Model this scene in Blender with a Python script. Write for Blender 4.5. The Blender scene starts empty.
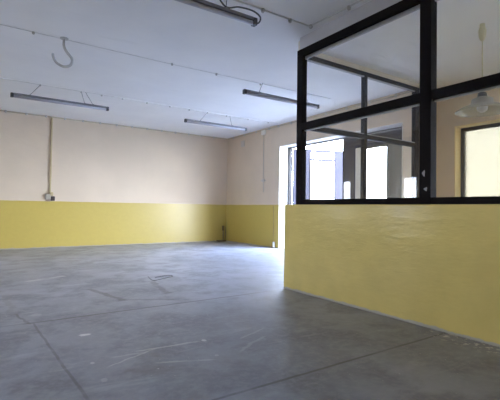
import bpy, bmesh, math, random
from mathutils import Vector, Matrix
random.seed(7)
S = bpy.context.scene
COL = S.collection

# ------------------------------------------------------------------ dimensions (metres)
CEIL = 3.165; BCEIL = 3.05
YB = 10.683; YF = -2.3          # back wall, wall behind the camera
XR = 6.32; XL = -3.0            # right wall with the gate, left wall with the windows
TH = 0.36
PX = 3.20; PY = 3.97; PH = 1.06  # booth parapet: room face, far face, height
DADO = 1.113
FX = 3.28                        # plane of the front glazed screen
FY = 3.87                        # plane of the far glazed screen

# ------------------------------------------------------------------ materials
def new_mat(name):
    m = bpy.data.materials.new(name); m.use_nodes = True
    nt = m.node_tree; nt.nodes.clear()
    return m, nt
class N:
    def __init__(s, nt): s.nt = nt
    def n(s, t, **kw):
        nd = s.nt.nodes.new(t)
        for k, v in kw.items(): setattr(nd, k, v)
        return nd
    def l(s, a, b): s.nt.links.new(a, b)
    def put(s, sock, v):
        if isinstance(v, bpy.types.NodeSocket): s.l(v, sock)
        else: sock.default_value = v
    def math(s, op, a, b=0.0, c=0.0, clamp=False):
        nd = s.n('ShaderNodeMath', operation=op, use_clamp=clamp)
        s.put(nd.inputs[0], a); s.put(nd.inputs[1], b); s.put(nd.inputs[2], c)
        return nd.outputs[0]
    def mix(s, f, a, b, mode='MIX'):
        nd = s.n('ShaderNodeMix', data_type='RGBA', blend_type=mode)
        s.put(nd.inputs[0], f)
        for i, v in ((6, a), (7, b)):
            if isinstance(v, bpy.types.NodeSocket): s.l(v, nd.inputs[i])
            else: nd.inputs[i].default_value = (*v, 1)
        return nd.outputs[2]
    def noise(s, vec, scale, detail=4, rough=.55, dist=0.0):
        nd = s.n('ShaderNodeTexNoise'); s.l(vec, nd.inputs['Vector'])
        nd.inputs['Scale'].default_value = scale; nd.inputs['Detail'].default_value = detail
        nd.inputs['Roughness'].default_value = rough; nd.inputs['Distortion'].default_value = dist
        return nd.outputs['Fac']
    def ramp(s, f, a, b, va=0.0, vb=1.0):
        nd = s.n('ShaderNodeMapRange'); nd.interpolation_type = 'SMOOTHSTEP'
        s.put(nd.inputs[0], f); nd.inputs[1].default_value = a; nd.inputs[2].default_value = b
        nd.inputs[3].default_value = va; nd.inputs[4].default_value = vb
        return nd.outputs[0]
    def pos(s):
        g = s.n('ShaderNodeNewGeometry'); return g.outputs['Position']
    def xyz(s, v):
        nd = s.n('ShaderNodeSeparateXYZ'); s.l(v, nd.inputs[0]); return nd.outputs
    def scalev(s, v, sc):
        nd = s.n('ShaderNodeMapping'); s.l(v, nd.inputs[0]); nd.inputs['Scale'].default_value = sc
        return nd.outputs[0]
    def bump(s, h, strength, dist):
        nd = s.n('ShaderNodeBump'); s.l(h, nd.inputs['Height'])
        nd.inputs['Strength'].default_value = strength; nd.inputs['Distance'].default_value = dist
        return nd.outputs[0]
    def finish(s, col, rough=.5, normal=None, metal=0.0, spec=.5):
        b = s.n('ShaderNodeBsdfPrincipled'); o = s.n('ShaderNodeOutputMaterial')
        if isinstance(col, bpy.types.NodeSocket): s.l(col, b.inputs['Base Color'])
        else: b.inputs['Base Color'].default_value = (*col, 1)
        s.put(b.inputs['Roughness'], rough); b.inputs['Metallic'].default_value = metal
        b.inputs['Specular IOR Level'].default_value = spec
        if normal is not None: s.l(normal, b.inputs['Normal'])
        s.l(b.outputs[0], o.inputs[0])
        return b

def simple(name, col, rough=.5, metal=0.0, var=.12, scale=9.0, spec=.5):
    m, nt = new_mat(name); k = N(nt)
    f = k.noise(k.pos(), scale, 4)
    c = k.mix(f, tuple(x*(1-var) for x in col), tuple(min(1, x*(1+var)) for x in col))
    k.finish(c, rough, None, metal, spec)
    return m

CREAM = (.645, .53, .40); YELLOW = (.475, .362, .09)
def wall_mat(name, dado=DADO):
    m, nt = new_mat(name); k = N(nt)
    p = k.pos(); x, y, z = k.xyz(p)
    n1 = k.noise(p, 1.1, 5); n2 = k.noise(p, 14, 4)
    cream = k.mix(k.ramp(n1, .3, .7), tuple(c*.95 for c in CREAM), tuple(min(1, c*1.03) for c in CREAM))
    smoke = k.math('MULTIPLY', k.ramp(z, CEIL-.16, CEIL-.02), k.ramp(k.noise(p, 3.2, 4), .45, .62))
    cream = k.mix(k.math('MULTIPLY', smoke, .22), cream, (.45, .42, .38))
    yel = k.mix(k.ramp(n2, .3, .75), tuple(c*.98 for c in YELLOW), tuple(c*1.015 for c in YELLOW))
    zz = k.math('ADD', z, k.math('MULTIPLY', k.math('SUBTRACT', k.noise(p, 5, 2), .5), .012))
    low = k.ramp(zz, dado-.004, dado+.004, 1, 0)
    col = k.mix(low, cream, yel)
    # bare plaster where the paint has worn off at the foot
    foot = k.math('ADD', z, k.math('MULTIPLY', k.noise(p, 7, 4), -.06))
    col = k.mix(k.ramp(foot, -.015, -.002, .8, 0), col, (.34, .32, .29))
    h = k.noise(k.scalev(p, (1, 1, 2.4)), 5.5, 4, .5)
    r = k.math('ADD', k.math('MULTIPLY', low, -.40), .75)
    k.finish(col, r, k.bump(h, .22, .012))
    return m

M = {}
M['wall'] = wall_mat('cream_and_yellow_paint')

def parapet_mat():
    m, nt = new_mat('glossy_yellow_parapet_paint'); k = N(nt)
    p = k.pos(); x, y, z = k.xyz(p)
    n2 = k.noise(p, 3, 5); YELLOW = (.80, .645, .22)
    yel = k.mix(k.ramp(n2, .3, .75), tuple(c*.95 for c in YELLOW), tuple(c*1.04 for c in YELLOW))
    spk = k.ramp(k.noise(p, 60, 2), .68, .74)
    yel = k.mix(k.math('MULTIPLY', spk, .25), yel, (.62, .58, .38))
    foot = k.math('ADD', z, k.math('MULTIPLY', k.noise(p, 9, 5), -.055))
    col = k.mix(k.ramp(foot, -.006, .004, .9, 0), yel, (.55, .53, .48))
    wob = k.noise(k.scalev(p, (1, .8, 2.6)), 4.2, 4, .55, .4)
    fine = k.noise(k.scalev(p, (1, 1, 3)), 19, 3, .5)
    h = k.math('ADD', wob, k.math('MULTIPLY', fine, .22))
    k.finish(col, .2, k.bump(h, .22, .02))
    return m
M['parapet'] = parapet_mat()

def floor_mat():
    m, nt = new_mat('worn_concrete'); k = N(nt)
    p = k.pos(); x, y, z = k.xyz(p)
    big = k.noise(p, .55, 6, .6, .5); mid = k.noise(p, 2.3, 6, .62, .3); fine = k.noise(p, 17, 6, .7)
    col = k.mix(k.ramp(big, .32, .68), (.175, .187, .225), (.31, .33, .395))
    col = k.mix(k.ramp(mid, .44, .62, 0, .75), col, (.158, .163, .182))
    col = k.mix(k.ramp(fine, .42, .66, 0, .42), col, (.33, .345, .39))
    # pale trowel smears stretched along the hall
    sm = k.noise(k.scalev(p, (.8, 3.0, 1)), 1.7, 5, .6, .6)
    col = k.mix(k.ramp(sm, .56, .76, 0, .55), col, (.44, .46, .50))
    wob = k.math('MULTIPLY', k.math('SUBTRACT', k.noise(p, 3.2, 5, .65), .5), .11)
    def seg(p0, p1, w, dark, rag=1.0):
        nonlocal col
        dx, dy = p1[0]-p0[0], p1[1]-p0[1]; L = math.hypot(dx, dy); dx /= L; dy /= L
        a = k.math('SUBTRACT', x, p0[0]); b = k.math('SUBTRACT', y, p0[1])
        t = k.math('ADD', k.math('MULTIPLY', a, dx), k.math('MULTIPLY', b, dy))
        d = k.math('ADD', k.math('ADD', k.math('MULTIPLY', a, -dy), k.math('MULTIPLY', b, dx)), k.math('MULTIPLY', wob, rag))
        d = k.math('ABSOLUTE', d)
        f = k.ramp(d, w*.4, w, 1, 0)
        f = k.math('MULTIPLY', f, k.math('MULTIPLY', k.ramp(t, -.06, .0), k.ramp(t, L, L+.06, 1, 0)))
        f = k.math('MULTIPLY', f, k.ramp(k.noise(p, 3.5, 3), .25, .5, .35, 1))
        c = (.07, .068, .065) if dark > 0 else (.62, .62, .62)
        col = k.mix(k.math('MULTIPLY', f, abs(dark)), col, c)
    # construction joints between the slabs
    seg((.36, 3.88), (PX, 3.93), .019, .95, .15)
    seg((.40, 3.85), (.50, 1.9), .013, .6, .25)
    seg((.9, 1.85), (PX, 1.85), .015, .85, .15)
    seg((-3, 6.95), (6.3, 7.05), .025, .45, .3)
    seg((-3, 3.9), (.36, 3.88), .02, .35, 1)
    # meandering cracks and stains
    seg((1.12, 5.1), (1.30, 4.35), .05, .7, 1.6)
    seg((1.30, 4.35), (1.75, 4.1), .04, .55, 1.6)
    seg((1.93, 5.2), (1.85, 4.45), .06, .65, 1.6)
    seg((.30, 4.25), (.36, 3.88), .016, .7, 1)
    seg((.25, 5.2), (.3, 4.2), .04, .3, 3)
    # pale scrapes
    seg((.95, 2.75), (1.35, 2.72), .016, -.5, .8)
    seg((1.0, 2.48), (1.28, 2.36), .014, -.5, .8)
    seg((.72, 2.6), (1.02, 2.72), .012, -.45, .8)
    seg((1.72, 2.62), (1.98, 2.72), .014, -.35, .8)
    seg((.78, 2.72), (.95, 2.7), .02, -.3, 1.2)
    seg((.55, 6.05), (1.0, 6.25), .08, -.5, 1.2)
    seg((1.56, 2.40), (1.85, 2.55), .02, -.3, 1.2)
    def spot(cx, cy, rx, ry, c=(.72, .72, .72), s=.85):
        nonlocal col
        a = k.math('DIVIDE', k.math('SUBTRACT', x, cx), rx); b = k.math('DIVIDE', k.math('SUBTRACT', y, cy), ry)
        d = k.math('SQRT', k.math('ADD', k.math('MULTIPLY', a, a), k.math('MULTIPLY', b, b)))
        d = k.math('ADD', d, k.math('MULTIPLY', k.math('SUBTRACT', k.noise(p, 30, 2), .5), 1.2))
        col = k.mix(k.ramp(d, .7, 1.1, s, 0), col, c)
    spot(.70, 3.32, .05, .03); spot(1.43, 2.72, .018, .024, s=.7); spot(1.36, 2.40, .014, .02, s=.4)
    spot(.62, 2.40, .02, .03, s=.25); spot(.45, 4.15, .05, .05, s=.25)
    spot(.62, 2.7, .014, .02, s=.5)
    # paint drips along the foot of the parapet
    near = k.math('MULTIPLY', k.ramp(x, PX-.26, PX-.08), k.ramp(y, 2.05, 1.85, 0, 1))
    drip = k.math('MULTIPLY', near, k.ramp(k.noise(p, 22, 3), .55, .60))
    col = k.mix(k.math('MULTIPLY', drip, .8), col, (.68, .67, .62))
    # oily brown stains
    st = k.math('MULTIPLY', k.ramp(k.noise(p, 1.3, 6, .65, .8), .56, .72), k.ramp(y, 3.6, 2.6))
    col = k.mix(k.math('MULTIPLY', st, .5), col, (.135, .122, .105))
    # scattered pale flecks
    fl = k.math('MULTIPLY', k.ramp(k.noise(p, 42, 2), .70, .74), k.ramp(k.noise(p, .9, 2), .42, .58))
    col = k.mix(k.math('MULTIPLY', fl, .75), col, (.62, .63, .65))
    hgt = k.math('ADD', mid, k.math('MULTIPLY', fine, .25))
    rough = k.ramp(mid, .3, .75, .36, .52)
    k.finish(col, rough, k.bump(hgt, .25, .012), spec=.95)
    return m
M['floor'] = floor_mat()

def ceil_mat():
    m, nt = new_mat('whitewashed_ceiling'); k = N(nt)
    p = k.pos(); x, y, z = k.xyz(p)
    n = k.noise(p, .8, 6, .55); f = k.noise(k.scalev(p, (.5, 2.4, 1)), 2.2, 5)
    col = k.mix(k.ramp(n, .3, .7), (.85, .85, .86), (.91, .91, .91))
    col = k.mix(k.ramp(f, .62, .8, 0, .25), col, (.62, .62, .61))
    k.finish(col, .8, k.bump(k.noise(p, 6, 4), .25, .01))
    return m
M['ceiling'] = ceil_mat()
M['reveal'] = simple('white_reveal_plaster', (.80, .77, .70), .6, var=.04, scale=4)
M['ochre'] = simple('ochre_reveal_paint', (.80, .64, .32), .4, var=.06, scale=4)
M['black'] = simple('black_gloss_steel_paint', (.007, .005, .006), .65, var=.3, scale=25, spec=.12)
M['fascia'] = simple('grimy_fascia_plaster', (.66, .665, .70), .8, var=.1, scale=5)
M['bead'] = simple('grey_glazing_putty', (.42, .42, .43), .5, var=.15, scale=18)
M['gate'] = simple('grey_gate_paint', (.030, .028, .036), .8, var=.08, scale=6, spec=.12)
M['darkframe'] = simple('dark_window_paint', (.035, .03, .032), .4, var=.2)
M['stile'] = simple('cream_stile_paint', (.72, .64, .48), .5, var=.05)
M['housing'] = simple('dull_grey_housing', (.20, .20, .22), .4, var=.15, scale=12)
M['tube'] = simple('dusty_white_tube', (.47, .47, .53), .3, var=.06, scale=8)
M['cap'] = simple('dark_plastic_cap', (.07, .07, .075), .45)
M['wire'] = simple('grey_wire', (.14, .14, .145), .5)
M['cable'] = simple('whitewashed_cable', (.72, .72, .72), .7, var=.12, scale=10)
M['clip'] = simple('dingy_cable_clip', (.50, .49, .47), .7)
M['tanclip'] = simple('tan_dusty_cable', (.42, .37, .28), .7)
M['conduit'] = simple('tan_conduit', (.47, .37, .20), .5, var=.1)
M['box'] = simple('beige_box_plastic', (.42, .37, .30), .5)
M['brown'] = simple('dark_brown_plug', (.055, .035, .03), .5)
M['hook'] = simple('painted_steel_hook', (.52, .52, .51), .5, var=.15)
M['steel'] = simple('dull_pipe_steel', (.23, .20, .15), .5, metal=.3)
M['rust'] = simple('brown_valve_paint', (.20, .14, .06), .6)
M['whitepipe'] = simple('white_plastic_pipe', (.82, .82, .80), .4)
M['patch'] = simple('grey_cover_plate', (.53, .49, .44), .7)
M['ivory'] = simple('ivory_plastic', (.62, .58, .40), .5)
M['asphalt'] = simple('pale_yard_paving', (.68, .68, .68), .8, var=.1, scale=2)
M['leaf'] = simple('light_green_leaves', (.16, .26, .07), .6, var=.35, scale=12)
M['bark'] = simple('shrub_bark', (.16, .11, .07), .8)

def glass_mat(name, haze=.02, tint=(1, 1, 1), dcol=(.8, .82, .86), even=False):
    m, nt = new_mat(name); k = N(nt)
    o = k.n('ShaderNodeOutputMaterial'); t = k.n('ShaderNodeBsdfTransparent'); g = k.n('ShaderNodeBsdfGlossy')
    t.inputs[0].default_value = (*tint, 1)
    g.inputs['Roughness'].default_value = .02
    fr = k.n('ShaderNodeFresnel'); fr.inputs[0].default_value = 1.5
    geo = k.n('ShaderNodeNewGeometry')
    f = k.math('MULTIPLY', k.math('MULTIPLY', fr.outputs[0], 1.8), k.math('SUBTRACT', 1.0, geo.outputs['Backfacing']), clamp=True)
    mx = k.n('ShaderNodeMixShader'); k.l(f, mx.inputs[0]); k.l(t.outputs[0], mx.inputs[1]); k.l(g.outputs[0], mx.inputs[2])
    d = k.n('ShaderNodeBsdfDiffuse'); d.inputs[0].default_value = (*dcol, 1)
    tr = k.n('ShaderNodeBsdfTranslucent'); tr.inputs[0].default_value = (*dcol, 1)
    dd = k.n('ShaderNodeMixShader'); dd.inputs[0].default_value = .5
    k.l(d.outputs[0], dd.inputs[1]); k.l(tr.outputs[0], dd.inputs[2])
    sm = k.math('MULTIPLY', k.ramp(k.noise(k.pos(), 3.0, 4, .6, .8), .3, .75, 1.0 if even else .4, 1.0 if even else 1.6), haze)
    m2 = k.n('ShaderNodeMixShader'); k.l(sm, m2.inputs[0]); k.l(mx.outputs[0], m2.inputs[1]); k.l(dd.outputs[0], m2.inputs[2])
    k.l(m2.outputs[0], o.inputs[0])
    return m
M['glass'] = glass_mat('hazed_clear_glass', .009)  # pale scatter mixed in to imitate bluish bloom over the panes
M['winglass'] = glass_mat('window_glass', .004)
M['leftglass'] = glass_mat('dimmed_window_glass', .004, (.61, .61, .61))  # grey tint that only holds back the daylight of these windows
M['nearglass'] = glass_mat('dull_window_glass', .004, (.60, .60, .60))  # pane of the added left window, tinted to set its brightness
M['boothglass'] = glass_mat('yellowed_window_glass', .08, (.142, .132, .108), (.86, .82, .62), True)
M['shade'] = glass_mat('frosted_glass_shade', .34, (.80, .80, .79), (.74, .73, .68), True)

# ------------------------------------------------------------------ mesh helpers
def bx(bm, x0, x1, y0, y1, z0, z1, bev=0.0):
    vs = [bm.verts.new((x, y, z)) for x in (x0, x1) for y in (y0, y1) for z in (z0, z1)]
    fs = [(0, 1, 3, 2), (4, 6, 7, 5), (0, 4, 5, 1), (2, 3, 7, 6), (0, 2, 6, 4), (1, 5, 7, 3)]
    fc = [bm.faces.new([vs[i] for i in f]) for f in fs]
    if bev:
        es = list({e for f in fc for e in f.edges})
        bmesh.ops.bevel(bm, geom=es, offset=bev, segments=2, affect='EDGES', profile=.6)
def box(*a, bev=0.0):
    bm = bmesh.new(); bx(bm, *a, bev=bev); return bm
def obox(bm, o, u, v, lu, lv, z0, z1, bev=0.0):
    """box along horizontal unit direction u (from o, length range lu) with thickness range lv along v"""
    b2 = bmesh.new(); bx(b2, lu[0], lu[1], lv[0], lv[1], z0, z1, bev)
    mt = Matrix(((u[0], v[0], 0, o[0]), (u[1], v[1], 0, o[1]), (0, 0, 1, 0), (0, 0, 0, 1)))
    bmesh.ops.transform(b2, matrix=mt, verts=b2.verts)
    me = bpy.data.meshes.new('tmp'); b2.to_mesh(me); b2.free(); bm.from_mesh(me); bpy.data.meshes.remove(me)
def smooth_pts(pts, n=6):
    P = [Vector(p) for p in pts]; out = []
    for i in range(len(P)-1):
        p0 = P[max(i-1, 0)]; p1 = P[i]; p2 = P[i+1]; p3 = P[min(i+2, len(P)-1)]
        for j in range(n):
            t = j/n
            out.append(.5*((2*p1)+(p2-p0)*t+(2*p0-5*p1+4*p2-p3)*t*t+(3*p1-p0-3*p2+p3)*t**3))
    out.append(P[-1]); return out
def tube(bm, pts, r, seg=8):
    P = [Vector(p) for p in pts]; rings = []
    up = None
    for i, p in enumerate(P):
        d = (P[min(i+1, len(P)-1)]-P[max(i-1, 0)]).normalized()
        if up is None: up = d.orthogonal().normalized()
        a = (up-d*up.dot(d))
        a = a.normalized() if a.length > 1e-6 else d.orthogonal().normalized()
        up = a; b = d.cross(a)
        rr = r[i] if isinstance(r, (list, tuple)) else r
        rings.append([bm.verts.new(p+a*rr*math.cos(2*math.pi*k/seg)+b*rr*math.sin(2*math.pi*k/seg)) for k in range(seg)])
    for i in range(len(rings)-1):
        for k in range(seg):
            f = bm.faces.new((rings[i][k], rings[i][(k+1) % seg], rings[i+1][(k+1) % seg], rings[i+1][k])); f.smooth = True
    bm.faces.new(rings[0][::-1]); bm.faces.new(rings[-1])
def lathe(bm, prof, c, seg=32, closed=False):
    rings = []
    for r, z in prof:
        rings.append([bm.verts.new((c[0]+max(r, 1e-4)*math.cos(2*math.pi*k/seg), c[1]+max(r, 1e-4)*math.sin(2*math.pi*k/seg), c[2]+z)) for k in range(seg)])
    for i in range(len(rings)-1):
        for k in range(seg):
            f = bm.faces.new((rings[i][k], rings[i][(k+1) % seg], rings[i+1][(k+1) % seg], rings[i+1][k])); f.smooth = True
    if not closed:
        bm.faces.new(rings[0][::-1]); bm.faces.new(rings[-1])
    else:
        for k in range(seg):
            f = bm.faces.new((rings[-1][k], rings[-1][(k+1) % seg], rings[0][(k+1) % seg], rings[0][k])); f.smooth = True
def wloc(o):
    v = Vector((0, 0, 0))
    while o is not None: v += o.location; o = o.parent
    return v
def obj(name, bm, mat, parent=None, label=None, origin=None):
    bmesh.ops.recalc_face_normals(bm, faces=bm.faces)
    off = wloc(parent) if parent else Vector(origin or (0, 0, 0))
    bmesh.ops.translate(bm, verts=bm.verts, vec=-off)
    me = bpy.data.meshes.new(name); bm.to_mesh(me); bm.free()
    me.materials.append(M[mat] if isinstance(mat, str) else mat)
    o = bpy.data.objects.new(name, me); COL.objects.link(o)
    if parent: o.parent = parent
    elif origin: o.location = origin
    if label: o['label'] = label
    return o
def tag(o, label, cat, group=None, kind=None):
    o['label'] = label; o['category'] = cat
    if group: o['group'] = group
    if kind: o['kind'] = kind
    return o
def thing(name, loc, label, cat, group=None, kind=None):
    o = bpy.data.objects.new(name, None); COL.objects.link(o); o.location = loc; o.empty_display_size = .1
    return tag(o, label, cat, group, kind)
def struct(name, bm, mat, label, cat):
    return tag(obj(name, bm, mat), label, cat, kind='structure')

def wall_y(x0, x1, ya, yb, z0, z1, holes):
    """wall running along y, thickness x0..x1, with holes (y0,y1,z0,z1)"""
    bm = bmesh.new()
    ys = sorted({ya, yb, *[h[0] for h in holes], *[h[1] for h in holes]})
    for a, b in zip(ys, ys[1:]):
        hs = sorted([h for h in holes if h[0] <= a+1e-6 and h[1] >= b-1e-6], key=lambda h: h[2])
        z = z0
        for h in hs:
            if h[2] > z+1e-6: bx(bm, x0, x1, a, b, z, h[2])
            z = h[3]
        if z < z1-1e-6: bx(bm, x0, x1, a, b, z, z1)
    return bm

# ------------------------------------------------------------------ room shell
GY0, GY1, GZ = 4.46, 8.06, 2.61          # gate opening
WY0, WY1, WZ0, WZ1 = 2.0, 3.50, .95, 2.37
VY0, VY1 = -2.25, -.45                      # booth window added out of view, only to brighten the booth   # booth window
LW = [(6.36, 6.98), (8.66, 9.26), (2.3, 3.3)]; LZ0, LZ1 = .80, 1.97   # left wall windows; the last is added out of view for brightness
struct('floor', box(XL-TH, XR+TH, YF-TH, YB+TH, -.2, 0), 'floor', 'worn grey concrete floor with slab joints and paint flecks', 'floor')
struct('ceiling', box(XL-TH, XR+TH, YF-TH, YB+TH, CEIL, CEIL+.2), 'ceiling', 'flat whitewashed ceiling of the main hall', 'ceiling')
struct('ceiling_booth', box(PX+.16, XR, YF, FY-.06, BCEIL, CEIL), 'ceiling', 'lower greyish ceiling over the glazed booth', 'ceiling')
struct('wall_back', box(XL-TH, XR+TH, YB, YB+TH, 0, CEIL), 'wall', 'far wall painted cream above a yellow dado', 'wall')
struct('wall_right', wall_y(XR, XR+TH, YF-TH, YB, 0, CEIL, [(GY0, GY1, 0, GZ), (WY0, WY1, WZ0, WZ1), (VY0, VY1, WZ0, WZ1)]), 'wall', 'right wall pierced by the wide gate opening and booth window', 'wall')
struct('wall_left', wall_y(XL-TH, XL, YF-TH, YB, 0, CEIL, [(a, b, LZ0, LZ1) for a, b in LW]), 'wall', 'left wall with narrow windows, outside the picture', 'wall')
struct('wall_front', box(XL-TH, XR+TH, YF-TH, YF, 0, CEIL), 'wall', 'plain wall behind the viewpoint', 'wall')
# booth walls
bm = bmesh.new(); bx(bm, PX, PX+.16, YF, PY, 0, PH, bev=.012)
struct('wall_parapet', bm, 'parapet', 'long glossy yellow parapet under the front glazed screen', 'wall')
struct('wall_parapet_far', box(PX+.16, XR, PY-.16, PY, 0, PH), 'parapet', 'low yellow parapet at the far side of the booth', 'wall')
struct('wall_nib', box(5.87, XR, FY-.05, FY+.05, PH, CEIL), 'wall', 'short cream wall stub between far screen and right wall', 'wall')
struct('wall_fascia', box(FX+.02, FX+.08, YF, 3.82, 2.994, CEIL), 'fascia', 'pale plaster fascia above the front glazed screen', 'wall')
struct('wall_fascia_far', box(PX+.16, 5.87, FY-.05, FY+.05, 2.995, CEIL), 'reveal', 'pale plaster fascia above the far glazed screen', 'wall')

# plaster linings
bm = bmesh.new()
bx(bm, XR-.004, XR+TH, GY1-.012, GY1, 0, GZ); bx(bm, XR-.004, XR+TH, GY0, GY0+.012, 0, GZ); bx(bm, XR-.004, XR+TH, GY0+.012, GY1-.012, GZ-.012, GZ)
struct('trim_1', bm, 'reveal', 'white plastered reveal around the wide gate opening', 'reveal')
bm = bmesh.new()
w = .075
bx(bm, XR-.012, XR+TH-.1, WY1-.015, WY1, WZ0, WZ1); bx(bm, XR-.012, XR+TH-.1, WY0, WY0+.015, WZ0, WZ1)
bx(bm, XR-.012, XR+TH-.1, WY0+.015, WY1-.015, WZ1-.015, WZ1); bx(bm, XR-.012, XR+TH-.1, WY0+.015, WY1-.015, WZ0, WZ0+.015)
struct('trim_2', bm, 'ochre', 'ochre painted reveal around the booth window', 'reveal')

# ------------------------------------------------------------------ booth window
w = thing('window_1', (XR+.2, (WY0+WY1)/2, WZ0), 'bright booth window with dark frame in ochre reveal', 'window', kind='structure')
def window_frame(root, x0, x1, ya, yb, za, zb, t, mat, mull=(), glass='winglass'):
    bm = bmesh.new()
    bx(bm, x0, x1, ya, ya+t, za, zb); bx(bm, x0, x1, yb-t, yb, za, zb)
    bx(bm, x0, x1, ya+t, yb-t, za, za+t); bx(bm, x0, x1, ya+t, yb-t, zb-t, zb)
    for m_ in mull: bx(bm, x0, x1, m_-t/2, m_+t/2, za+t, zb-t)
    obj('window_frame', bm, mat, root)
    xm = (x0+x1)/2
    obj('window_glass', box(xm-.003, xm+.003, ya+t*.6, yb-t*.6, za+t*.6, zb-t*.6), glass, root)
window_frame(w, XR+.15, XR+.20, WY0+.016, WY1-.016, WZ0+.016, WZ1-.016, .055, 'darkframe', glass='boothglass')
w = thing('window_5', (XR+.2, (VY0+VY1)/2, WZ0), 'added booth window out of view, there to brighten the booth', 'window', kind='structure')
window_frame(w, XR+.15, XR+.20, VY0, VY1, WZ0, WZ1, .055, 'darkframe', mull=((VY0+VY1)/2,))
for i, (a, b) in enumerate(LW):
    w = thing('window_%d' % (i+2), (XL-.2, (a+b)/2, LZ0), ['narrow window of the left wall, opposite the gate', 'narrow window of the left wall nearest the far wall',
              'added wide window of the left wall, out of view, there for brightness'][i], 'window', kind='structure')
    window_frame(w, XL-.22, XL-.16, a, b, LZ0, LZ1, .05, 'reveal', glass='leftglass' if i < 2 else 'nearglass')

# ------------------------------------------------------------------ gate
GX = XR+.28
d = thing('door_1', (GX, (GY0+GY1)/2, 0), 'wide dark grey two leaf gate, left leaf swung outward', 'gate', kind='structure')
bm = bmesh.new()
bx(bm, GX-.01, GX+.07, GY1-.10, GY1-.013, 0, GZ-.013); bx(bm, GX-.01, GX+.07, GY0+.013, GY0+.09, 0, GZ-.013)
bx(bm, GX-.01, GX+.07, GY0+.09, GY1-.10, GZ-.045, GZ-.013)
obj('gate_frame', bm, 'darkframe', d, 'dark steel gate frame')
def leaf(o, u, v, L, stile=False, upper_glass=True, open_=False):
    """door leaf of length L starting at o along u, thickness along v"""
    T = (0, .05); z0, z1 = .02, GZ-.05
    pa, pb = L*.30, L*.72            # panes along the leaf
    if not open_: pa, pb = .45, 1.08
    zb, zm0, zm1, zt = .75, 2.27, 2.33, 2.50
    bm = bmesh.new()
    obox(bm, o, u, v, (0, pa), T, z0, z1); obox(bm, o, u, v, (pb, L), T, z0, z1)
    obox(bm, o, u, v, (pa, pb), T, z0, zb); obox(bm, o, u, v, (pa, pb), T, zm0, zm1); obox(bm, o, u, v, (pa, pb), T, zt, z1)
    if not upper_glass: obox(bm, o, u, v, (pa, pb), (.01, .04), zm1, zt)
    # raised ledges and edge straps
    for zz in (.3, .68): obox(bm, o, u, v, (.04, L-.04), (-.012, 0), zz, zz+.07)
    obox(bm, o, u, v, (0, .06), (-.012, 0), z0, z1); obox(bm, o, u, v, (L-.06, L), (-.012, 0), z0, z1)
    lf = obj('gate_leaf', bm, 'gate', d, 'open leaf catching daylight' if open_ else 'closed leaf seen against the light')
    bm = bmesh.new()
    for a, b, c, e in ((pa-.03, pa, zb-.03, zm0+.03), (pb, pb+.03, zb-.03, zm0+.03), (pa, pb, zb-.03, zb), (pa, pb, zm0, zm0+.03)):
        obox(bm, o, u, v, (a, b), (-.015, .0), c, e)
    obj('pane_beading', bm, 'gate', lf)
    g = bmesh.new(); obox(g, o, u, v, (pa, pb), (.022, .028), zb, zm0); obj('pane', g, 'winglass', lf)
    if upper_glass:
        g = bmesh.new(); obox(g, o, u, v, (pa, pb), (.022, .028), zm1, zt); obj('pane', g, 'winglass', lf)
    if stile:
        g = bmesh.new(); obox(g, o, u, v, (pb-.0, pb+.14), (-.03, -.0155), zb-.04, zm0+.04); obj('cover_board', g, 'stile', lf, 'cream board beside the pane')
    h = bmesh.new(); c = Vector((o[0], o[1], 1.05))+Vector((*u, 0))*(L-.11)
    vv = Vector((*v, 0)); tube(h, smooth_pts([c+vv*0, c-vv*.05, c-vv*.055-Vector((*u, 0))*.02, c-vv*.055-Vector((*u, 0))*.11], 4), .009)
    obj('door_handle', h, 'cap', lf)
ang = math.radians(-19)
u1 = (math.cos(ang), math.sin(ang)); 
leaf((GX+.05, GY1-.16), u1, (-math.sin(ang), math.cos(ang)), 1.62, open_=True)
leaf((GX, GY0+.10), (0, 1), (1, 0), 1.60, stile=True, upper_glass=False)

# ------------------------------------------------------------------ glazed screens
def bar(name, a, root, mat='black', bev=.004, label=None): return obj(name, box(*a, bev=bev), mat, root, label)
ZR0, ZR1 = 2.905, 2.995          # head rail
ZT0, ZT1 = 1.985, 2.068          # transom
ZB0, ZB1 = PH, 1.122             # sill rail
x0, x1 = FX-.01, FX+.07
fs = thing('glazed_screen', (FX+.03, .8, PH), 'black steel glazed screen standing on the long yellow parapet', 'glazed partition')
posts = [(3.735, 3.835), (2.02, 2.13), (.35, .45), (-1.4, -1.3), (YF+.01, YF+.1)]
for i, (a, b) in enumerate(posts):
    bar('post', (x0-(.012 if i == 1 else 0), x1, a, b, ZB0, ZR1), fs)
for (a0, a1), (b0, b1) in zip(posts, posts[1:]):
    bar('head_rail', (x0, x1, b1, a0, ZR0, ZR1), fs)
    bar('transom', (x0, x1, b1, a0, ZT0, ZT1), fs)
    bar('sill_rail', (x0, x1, b1, a0, ZB0, ZB1), fs)
    for z0, z1 in ((ZT1, ZR0), (ZB1, ZT0)):
        obj('glass_pane', box(FX+.027, FX+.033, b1-.004, a0+.004, z0-.004, z1+.004), 'glass', fs)
        bm = bmesh.new(); t = .016
        for xa, xb in ((FX+.034, FX+.056),):
            bx(bm, xa, xb, b1, a0, z1-t*(2.2 if z1 > 2.5 else 1), z1)
        obj('glazing_bead', bm, 'bead', fs, 'pale grey putty bead')
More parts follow.
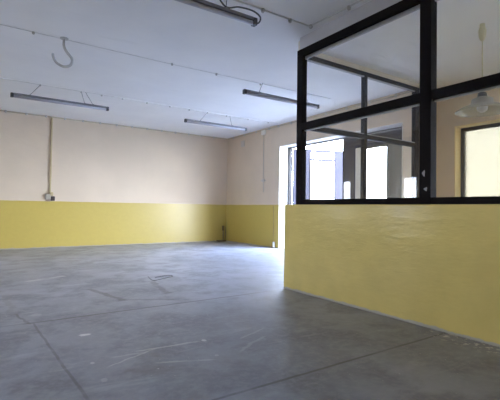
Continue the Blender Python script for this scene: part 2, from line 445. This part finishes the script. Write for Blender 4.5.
# two chips where the black paint has come off the middle post
for (yy, zz, ry, rz) in ((2.085, 1.335, .014, .026), (2.065, 1.195, .016, .016)):
    bm = bmesh.new(); pts = []
    for k in range(9):
        a = 2*math.pi*k/9; r = 1+.35*math.sin(3*a+zz)
        pts.append((yy+ry*r*math.cos(a), zz+rz*r*math.sin(a)))
    xx = x0-.012
    f0 = [bm.verts.new((xx-.0015, p[0], p[1])) for p in pts]; f1 = [bm.verts.new((xx+.001, p[0], p[1])) for p in pts]
    bm.faces.new(f0); bm.faces.new(f1)
    for k in range(9): bm.faces.new((f0[k], f0[(k+1) % 9], f1[(k+1) % 9], f1[k]))
    obj('paint_chip', bm, 'bead', fs, 'pale chip in the black paint')

bs = thing('glazed_screen', (4.6, FY, PH), 'black steel glazed screen across the far side of the booth', 'glazed partition')
y0, y1 = FY-.035, FY+.035
xp = [(FX+.075, FX+.12), (4.545, 4.605), (5.76, 5.868)]
for a, b in xp: bar('post', (a, b, y0, y1, ZB0, ZR1), bs)
for (a0, a1), (b0, b1) in zip(xp, xp[1:]):
    bar('head_rail', (a1, b0, y0, y1, ZR0+.03, ZR1-.001), bs); bar('transom', (a1, b0, y0, y1, 2.03, 2.09), bs); bar('sill_rail', (a1, b0, y0, y1, ZB0, ZB1), bs)
    for z0, z1 in ((2.09, ZR0+.03), (ZB1, 2.03)):
        obj('glass_pane', box(a1-.004, b0+.004, FY-.003, FY+.003, z0-.004, z1+.004), 'glass', bs)
        for za in ((z1-.014, z0) if z1 > 2.5 else (z0,)):
            obj('glazing_bead', box(a1, b0, FY-.026, FY-.004, za, za+.014), 'bead', bs, 'pale grey putty bead')

# ------------------------------------------------------------------ fluorescent lamps
def lamp(xa, xb, y, z, wires, label, cable=False):
    t = thing('fluorescent_lamp', ((xa+xb)/2, y, z), label, 'lamp', 'fluorescent lamps hung from the ceiling')
    bm = bmesh.new(); bx(bm, xa+.05, xb-.05, y-.030, y+.030, z+.012, z+.046, bev=.006); obj('housing', bm, 'housing', t)
    bm = bmesh.new(); tube(bm, [(xa+.03, y, z-.012), (xb-.03, y, z-.009)], .022, 14); obj('tube', bm, 'tube', t, 'dull white unlit tube')
    for q in (xa, xb-.05):
        bm = bmesh.new(); bx(bm, q, q+.05, y-.033, y+.033, z-.032, z+.046, bev=.012); obj('end_cap', bm, 'cap', t)
    for (wx, ax, ay) in wires:
        bm = bmesh.new(); tube(bm, [(wx, y, z+.045), (ax, ay, CEIL-.004)], .004, 6); obj('suspension_wire', bm, 'wire', t)
        bm = bmesh.new(); bx(bm, wx-.012, wx+.012, y-.033, y+.033, z+.008, z+.05); obj('hanger_strap', bm, 'housing', t)
    if cable:
        bm = bmesh.new(); tube(bm, smooth_pts([(1.74, y, CEIL-.002), (1.85, y, z+.20), (2.0, y+.01, z+.075), (2.15, y-.01, z+.105), (2.32, y-.01, z+.115), (2.415, y-.01, z+.075), (2.40, y, z+.012), (2.335, y, z+.01)], 7), .0085, 8)
        obj('power_cable', bm, 'cap', t, 'black flex looping round the lamp end')
    return t
lamp(.39, 2.045, 8.03, 2.905, [(.68, .85, 7.99), (1.60, 1.525, 7.99), (1.75, 1.60, 7.99)], 'fluorescent lamp hung above the tan conduit at the far left')
lamp(3.66, 5.28, 8.03, 2.90, [(4.03, 4.20, 7.99), (4.86, 4.78, 7.99)], 'fluorescent lamp hung nearest the far right corner')
lamp(3.575, 5.27, 5.55, 2.935, [(3.89, 3.975, 5.56), (5.0, 4.94, 5.56)], 'fluorescent lamp passing behind the black corner post of the screen')
lamp(.68, 2.37, 3.45, 2.955, [(.98, .9, 3.5), (2.0, 2.04, 3.5)], 'nearest fluorescent lamp, with black flex looping at its end', cable=True)

# ------------------------------------------------------------------ ceiling hook
t = thing('ceiling_hook', (.85, 5.6, CEIL), 'big curved steel hook hanging from the ceiling', 'hook')
bm = bmesh.new()
pts = smooth_pts([(.850, 5.6, CEIL+.01), (.848, 5.6, CEIL-.10), (.885, 5.6, CEIL-.175), (.945, 5.6, CEIL-.245), (.935, 5.6, CEIL-.33), (.855, 5.6, CEIL-.37), (.765, 5.6, CEIL-.335), (.728, 5.6, CEIL-.27), (.722, 5.6, CEIL-.225)], 6)
tube(bm, pts, [.0165]*(len(pts)-2)+[.015, .009], 10); obj('hook_rod', bm, 'hook', t)
bm = bmesh.new(); lathe(bm, [(.05, -.012), (.05, 0)], (.85, 5.6, CEIL), 20); obj('ceiling_plate', bm, 'hook', t)

# ------------------------------------------------------------------ cables clipped to ceiling and walls
def clipped(name, pts, clips, r, label, cs=.016, mat='cable'):
    c0 = pts[0]
    t = thing(name, c0, label, 'cable')
    bm = bmesh.new(); tube(bm, pts, r, 6); obj('cable_run', bm, mat, t)
    for (x, y, z) in clips:
        bm = bmesh.new(); lathe(bm, [(cs*.7, -cs), (cs, -cs*.5), (cs, cs)], (x, y, z), 10); obj('cable_clip', bm, 'clip', t)
    return t
zc = CEIL-.006
clipped('ceiling_cable', [(-2.9, 8.0, zc), (6.2, 7.98, zc)], [(x, 8.0, CEIL-.016) for x in (.2, .84, 1.53, 1.9, 2.3, 2.8, 3.3, 3.75, 4.2, 4.7, 5.3, 5.9)], .006, 'whitewashed cable over the two farthest lamps')
clipped('ceiling_cable', [(-2.9, 5.57, zc), (.8, 5.62, zc), (2.34, 5.64, zc), (5.6, 5.56, zc)], [(x, 5.62, CEIL-.016) for x in (-.3, .5, 2.34, 3.1, 3.97, 4.94)],   .004, 'whitewashed cable on the ceiling beside the big hook')
clipped('ceiling_cable', [(-2.0, 3.5, zc), (2.5, 3.51, zc), (3.17, 3.5, zc), (3.2, 2.9, zc), (3.2, -1.5, zc)], [(.6, 3.5, CEIL-.02), (1.6, 3.5, CEIL-.02), (2.49, 3.5, CEIL-.02), (2.88, 3.51, CEIL-.02), (3.17, 3.48, CEIL-.02), (3.2, 2.92, CEIL-.02)], .010, 'cable running from the nearest lamp to the glazed screen', cs=.02)
clipped('wall_cable', [(-2.9, YB-.012, 3.145), (6.3, YB-.012, 3.145)], [(x, YB-.018, 3.143) for x in [.02+.415*i for i in range(15)]], .009, 'cable clipped along the top of the far wall', cs=.024, mat='tanclip')
clipped('wall_cable', [(XR-.012, 10.6, 3.13), (XR-.012, 4.0, 3.12)], [(XR-.018, y, 3.125) for y in (10.3, 9.7, 9.1, 8.5, 8.1, 7.6, 7.0, 6.4, 5.8, 5.2, 4.6)], .010, 'cable clipped along the top of the right wall', cs=.026, mat='tanclip')
clipped('wall_cable', [(XR-.012, 3.8, 3.0), (XR-.012, .5, 3.0)], [(XR-.018, y, 3.0) for y in (3.5, 3.12, 2.6, 2.1, 1.6, 1.1)], .012, 'tan cable on the wall above the booth window', cs=.022, mat='conduit')

# ------------------------------------------------------------------ wall fittings
t = thing('wall_conduit', (1.39, YB, 1.2), 'tan conduit dropping down the far wall to a socket', 'conduit')
bm = bmesh.new(); bx(bm, 1.372, 1.412, YB-.035, YB, 1.30, 3.13, bev=.01); obj('pipe', bm, 'conduit', t)
bm = bmesh.new(); bx(bm, 1.28, 1.42, YB-.055, YB, 1.15, 1.29, bev=.03); obj('socket_box', bm, 'box', t, 'beige box')
bm = bmesh.new(); bx(bm, 1.405, 1.495, YB-.07, YB, 1.125, 1.235, bev=.02); obj('plug', bm, 'brown', t, 'dark brown plug')
bm = bmesh.new(); bx(bm, 1.38, 1.46, YB-.06, YB, 1.24, 1.34, bev=.03); obj('junction_box', bm, 'conduit', t)

t = thing('wall_cable', (XR, 8.74, 2.0), 'thin cable dropping down the cream right wall from a white box', 'cable')
bm = bmesh.new(); tube(bm, [(XR-.01, 8.74, 3.05), (XR-.01, 8.75, 1.75), (XR-.01, 8.73, 1.45)], .011, 6); obj('cable_run', bm, 'patch', t)
bm = bmesh.new(); bx(bm, XR-.05, XR, 8.66, 8.82, 3.0, 3.12, bev=.012); obj('junction_box', bm, 'reveal', t, 'white box')
bm = bmesh.new(); bx(bm, XR-.035, XR, 8.68, 8.79, 1.73, 1.80, bev=.01); obj('socket_box', bm, 'patch', t)
bm = bmesh.new(); bx(bm, XR-.02, XR, 8.62, 8.86, 1.755, 1.772); obj('clip_strip', bm, 'patch', t)
t = thing("wall_cover_plate", (XR, 9.79, 2.80), "small grey cover plate high on right wall near corner", "cover plate")
obj("plate", box(XR-.018, XR, 9.70, 9.88, 2.80, 2.98, bev=.006), "patch", t)

t = thing('pipe_stub', (6.17, YB-.08, 0), 'two thin pipes rising from the floor in the far corner', 'pipe')
bm = bmesh.new(); bx(bm, 5.97, 6.23, YB-.16, YB-.02, 0, .035, bev=.008); obj('base_plate', bm, 'brown', t, 'dark base')
bm = bmesh.new(); tube(bm, [(6.19, YB-.05, .03), (6.185, YB-.05, .33)], .014, 8); obj('pipe', bm, 'steel', t)
bm = bmesh.new(); bx(bm, 6.16, 6.215, YB-.075, YB-.02, .32, .47, bev=.01); obj('valve', bm, 'rust', t, 'brown valve on top')
bm = bmesh.new(); tube(bm, smooth_pts([(6.225, YB-.09, .03), (6.27, YB-.06, .12), (6.275, YB-.05, .28), (6.255, YB-.05, .44)], 4), .009, 8); obj('pipe', bm, 'steel', t)

t = thing('wall_pipe', (XR-.03, 8.2, 0), 'short white pipe at the foot of right wall by the gate', 'pipe')
bm = bmesh.new(); lathe(bm, [(.03, 0), (.03, .15), (.022, .16)], (XR-.035, 8.22, 0), 14); obj('pipe', bm, 'whitepipe', t)
bm = bmesh.new(); tube(bm, [(XR-.008, 8.27, .02), (XR-.008, 8.27, 1.08)], .006, 6); obj('cable_run', bm, 'conduit', t)

bm = bmesh.new()
tube(bm, smooth_pts([(2.03, 5.62, .006), (1.98, 5.28, .006), (2.12, 5.32, .008), (2.33, 5.43, .012), (2.30, 5.52, .012), (2.17, 5.52, .008), (2.08, 5.46, .006)], 6), .0045, 6)
tag(obj('wire_loop', bm, 'wire', origin=(2.1, 5.45, 0)), 'dark loop of bent wire lying on the concrete floor', 'wire')

# ------------------------------------------------------------------ pendant lamp in the booth
LX, LY = 4.50, 2.19
SZ = 2.17
t = thing('pendant_lamp', (LX, LY, BCEIL), 'frosted glass shade pendant hanging inside the booth', 'lamp')
bm = bmesh.new(); lathe(bm, [(.012, -.185), (.024, -.17), (.036, -.13), (.038, -.07), (.03, -.045), (.026, -.04), (.026, 0)], (LX, LY, BCEIL), 20); obj('ceiling_rose', bm, 'ivory', t, 'ivory ceiling cap')
bm = bmesh.new(); tube(bm, [(LX, LY, BCEIL-.18), (LX, LY, SZ+.13)], .006, 6); obj('cord', bm, 'ivory', t)
bm = bmesh.new(); lathe(bm, [(.02, .135), (.045, .12), (.05, .055), (.035, .03)], (LX, LY, SZ), 20); obj('lamp_holder', bm, 'cap', t)
bm = bmesh.new(); lathe(bm, [(.06, .075), (.105, .055), (.115, .0), (.20, -.03), (.268, -.075), (.262, -.083), (.195, -.04), (.108, -.010), (.098, .047), (.06, .066)], (LX, LY, SZ), 40, closed=True); obj('lamp_shade', bm, 'shade', t, 'frosted glass shade')
bm = bmesh.new(); lathe(bm, [(.02, .035), (.03, .01), (.055, -.03), (.05, -.065), (.025, -.085), (.002, -.09)], (LX, LY, SZ), 20); obj('bulb', bm, 'tube', t)

# ------------------------------------------------------------------ outside
bm = bmesh.new(); bx(bm, XR+TH, 40, -20, 40, -.12, -.02); struct('ground', bm, 'asphalt', 'pale yard paving outside the gate', 'ground')
bm = bmesh.new(); bx(bm, -40, XL-TH, -20, 40, -.12, -.02); struct('ground_left', bm, 'asphalt', 'pale paving outside the left windows', 'ground')
t = thing('shrub', (9.6, 3.15, -.02), 'light green shrub outside the booth window', 'shrub')
bm = bmesh.new()
for k in range(520):
    a = random.uniform(0, 2*math.pi); hh = random.random()
    rr = (.75*math.sqrt(random.random()))*(1.05-.75*hh**2)
    c = Vector((9.6+rr*math.cos(a), 3.15+rr*math.sin(a)*1.1, .35+hh*1.15))
    s = random.uniform(.05, .1); d1 = Vector((random.gauss(0, 1), random.gauss(0, 1), random.gauss(0, .6))).normalized(); d2 = d1.orthogonal().normalized()
    bm.faces.new([bm.verts.new(c-d1*s), bm.verts.new(c+d2*s*.5), bm.verts.new(c+d1*s), bm.verts.new(c-d2*s*.5)])
obj('foliage', bm, 'leaf', t)
bm = bmesh.new()
for k in range(6):
    a = k*1.05; tube(bm, [(9.6+.05*math.cos(a), 3.15+.05*math.sin(a), -.03), (9.6+.2*math.cos(a), 3.15+.2*math.sin(a), .5), (9.6+.32*math.cos(a), 3.15+.35*math.sin(a), 1.1)], [.025, .018, .008], 6)
obj('stem', bm, 'bark', t)

# ------------------------------------------------------------------ light
W = bpy.data.worlds.new('overcast_sky'); S.world = W; W.use_nodes = True
nt = W.node_tree; nt.nodes.clear(); k = N(nt)
tc = k.n('ShaderNodeTexCoord'); z = k.xyz(tc.outputs['Generated'])[2]
f = k.ramp(z, -.05, .8)
col = k.mix(f, (.80, .875, 1.0), (.49, .64, 1.0))
bg = k.n('ShaderNodeBackground'); k.l(col, bg.inputs[0]); bg.inputs[1].default_value = 60.0
o = k.n('ShaderNodeOutputWorld'); k.l(bg.outputs[0], o.inputs[0])
def portal(name, x, ya, yb, za, zb, dirx):
    l = bpy.data.lights.new(name, 'AREA'); l.shape = 'RECTANGLE'; l.size = zb-za; l.size_y = yb-ya
    l.cycles.is_portal = True
    ob = bpy.data.objects.new(name, l); COL.objects.link(ob); ob.location = (x, (ya+yb)/2, (za+zb)/2)
    ob.rotation_euler = (0, math.radians(90 if dirx < 0 else -90), 0)
    return ob
portal('daylight_gate', XR+TH+.02, GY0, GY1, 0, GZ, -1)
portal('daylight_booth_window', XR+TH+.01, WY0, WY1, WZ0, WZ1, -1)
portal('daylight_booth_window', XR+TH+.01, VY0, VY1, WZ0, WZ1, -1)  # portal of the added booth window
for a, b in LW: portal('daylight_left_window', XL-TH-.01, a, b, LZ0, LZ1, 1)  # the last one serves the added left window

# ------------------------------------------------------------------ camera
cam = bpy.data.cameras.new('camera'); co = bpy.data.objects.new('camera', cam); COL.objects.link(co)
cam.sensor_width = 36; cam.sensor_fit = 'HORIZONTAL'; cam.lens = 400.7056/500*36; cam.clip_start = .05
R = Matrix(((.8292097, -.02369171, .55843529), (-.55876555, -.01034751, .82926111), (.0138682, .99966576, .02181836)))
mw = Matrix.Identity(4)
for i in range(3):
    mw[i][0] = R[i][0]; mw[i][1] = R[i][1]; mw[i][2] = -R[i][2]
mw[2][3] = 1.0
co.matrix_world = mw
S.camera = co
S.view_settings.view_transform = 'Standard'; S.view_settings.look = 'None'
S.view_settings.gamma = 1; S.view_settings.use_curve_mapping = False
S.view_settings.exposure = 0.08
S.cycles.max_bounces = 16; S.cycles.diffuse_bounces = 10; S.cycles.glossy_bounces = 6; S.cycles.transparent_max_bounces = 24
S.cycles.sample_clamp_indirect = 6.0
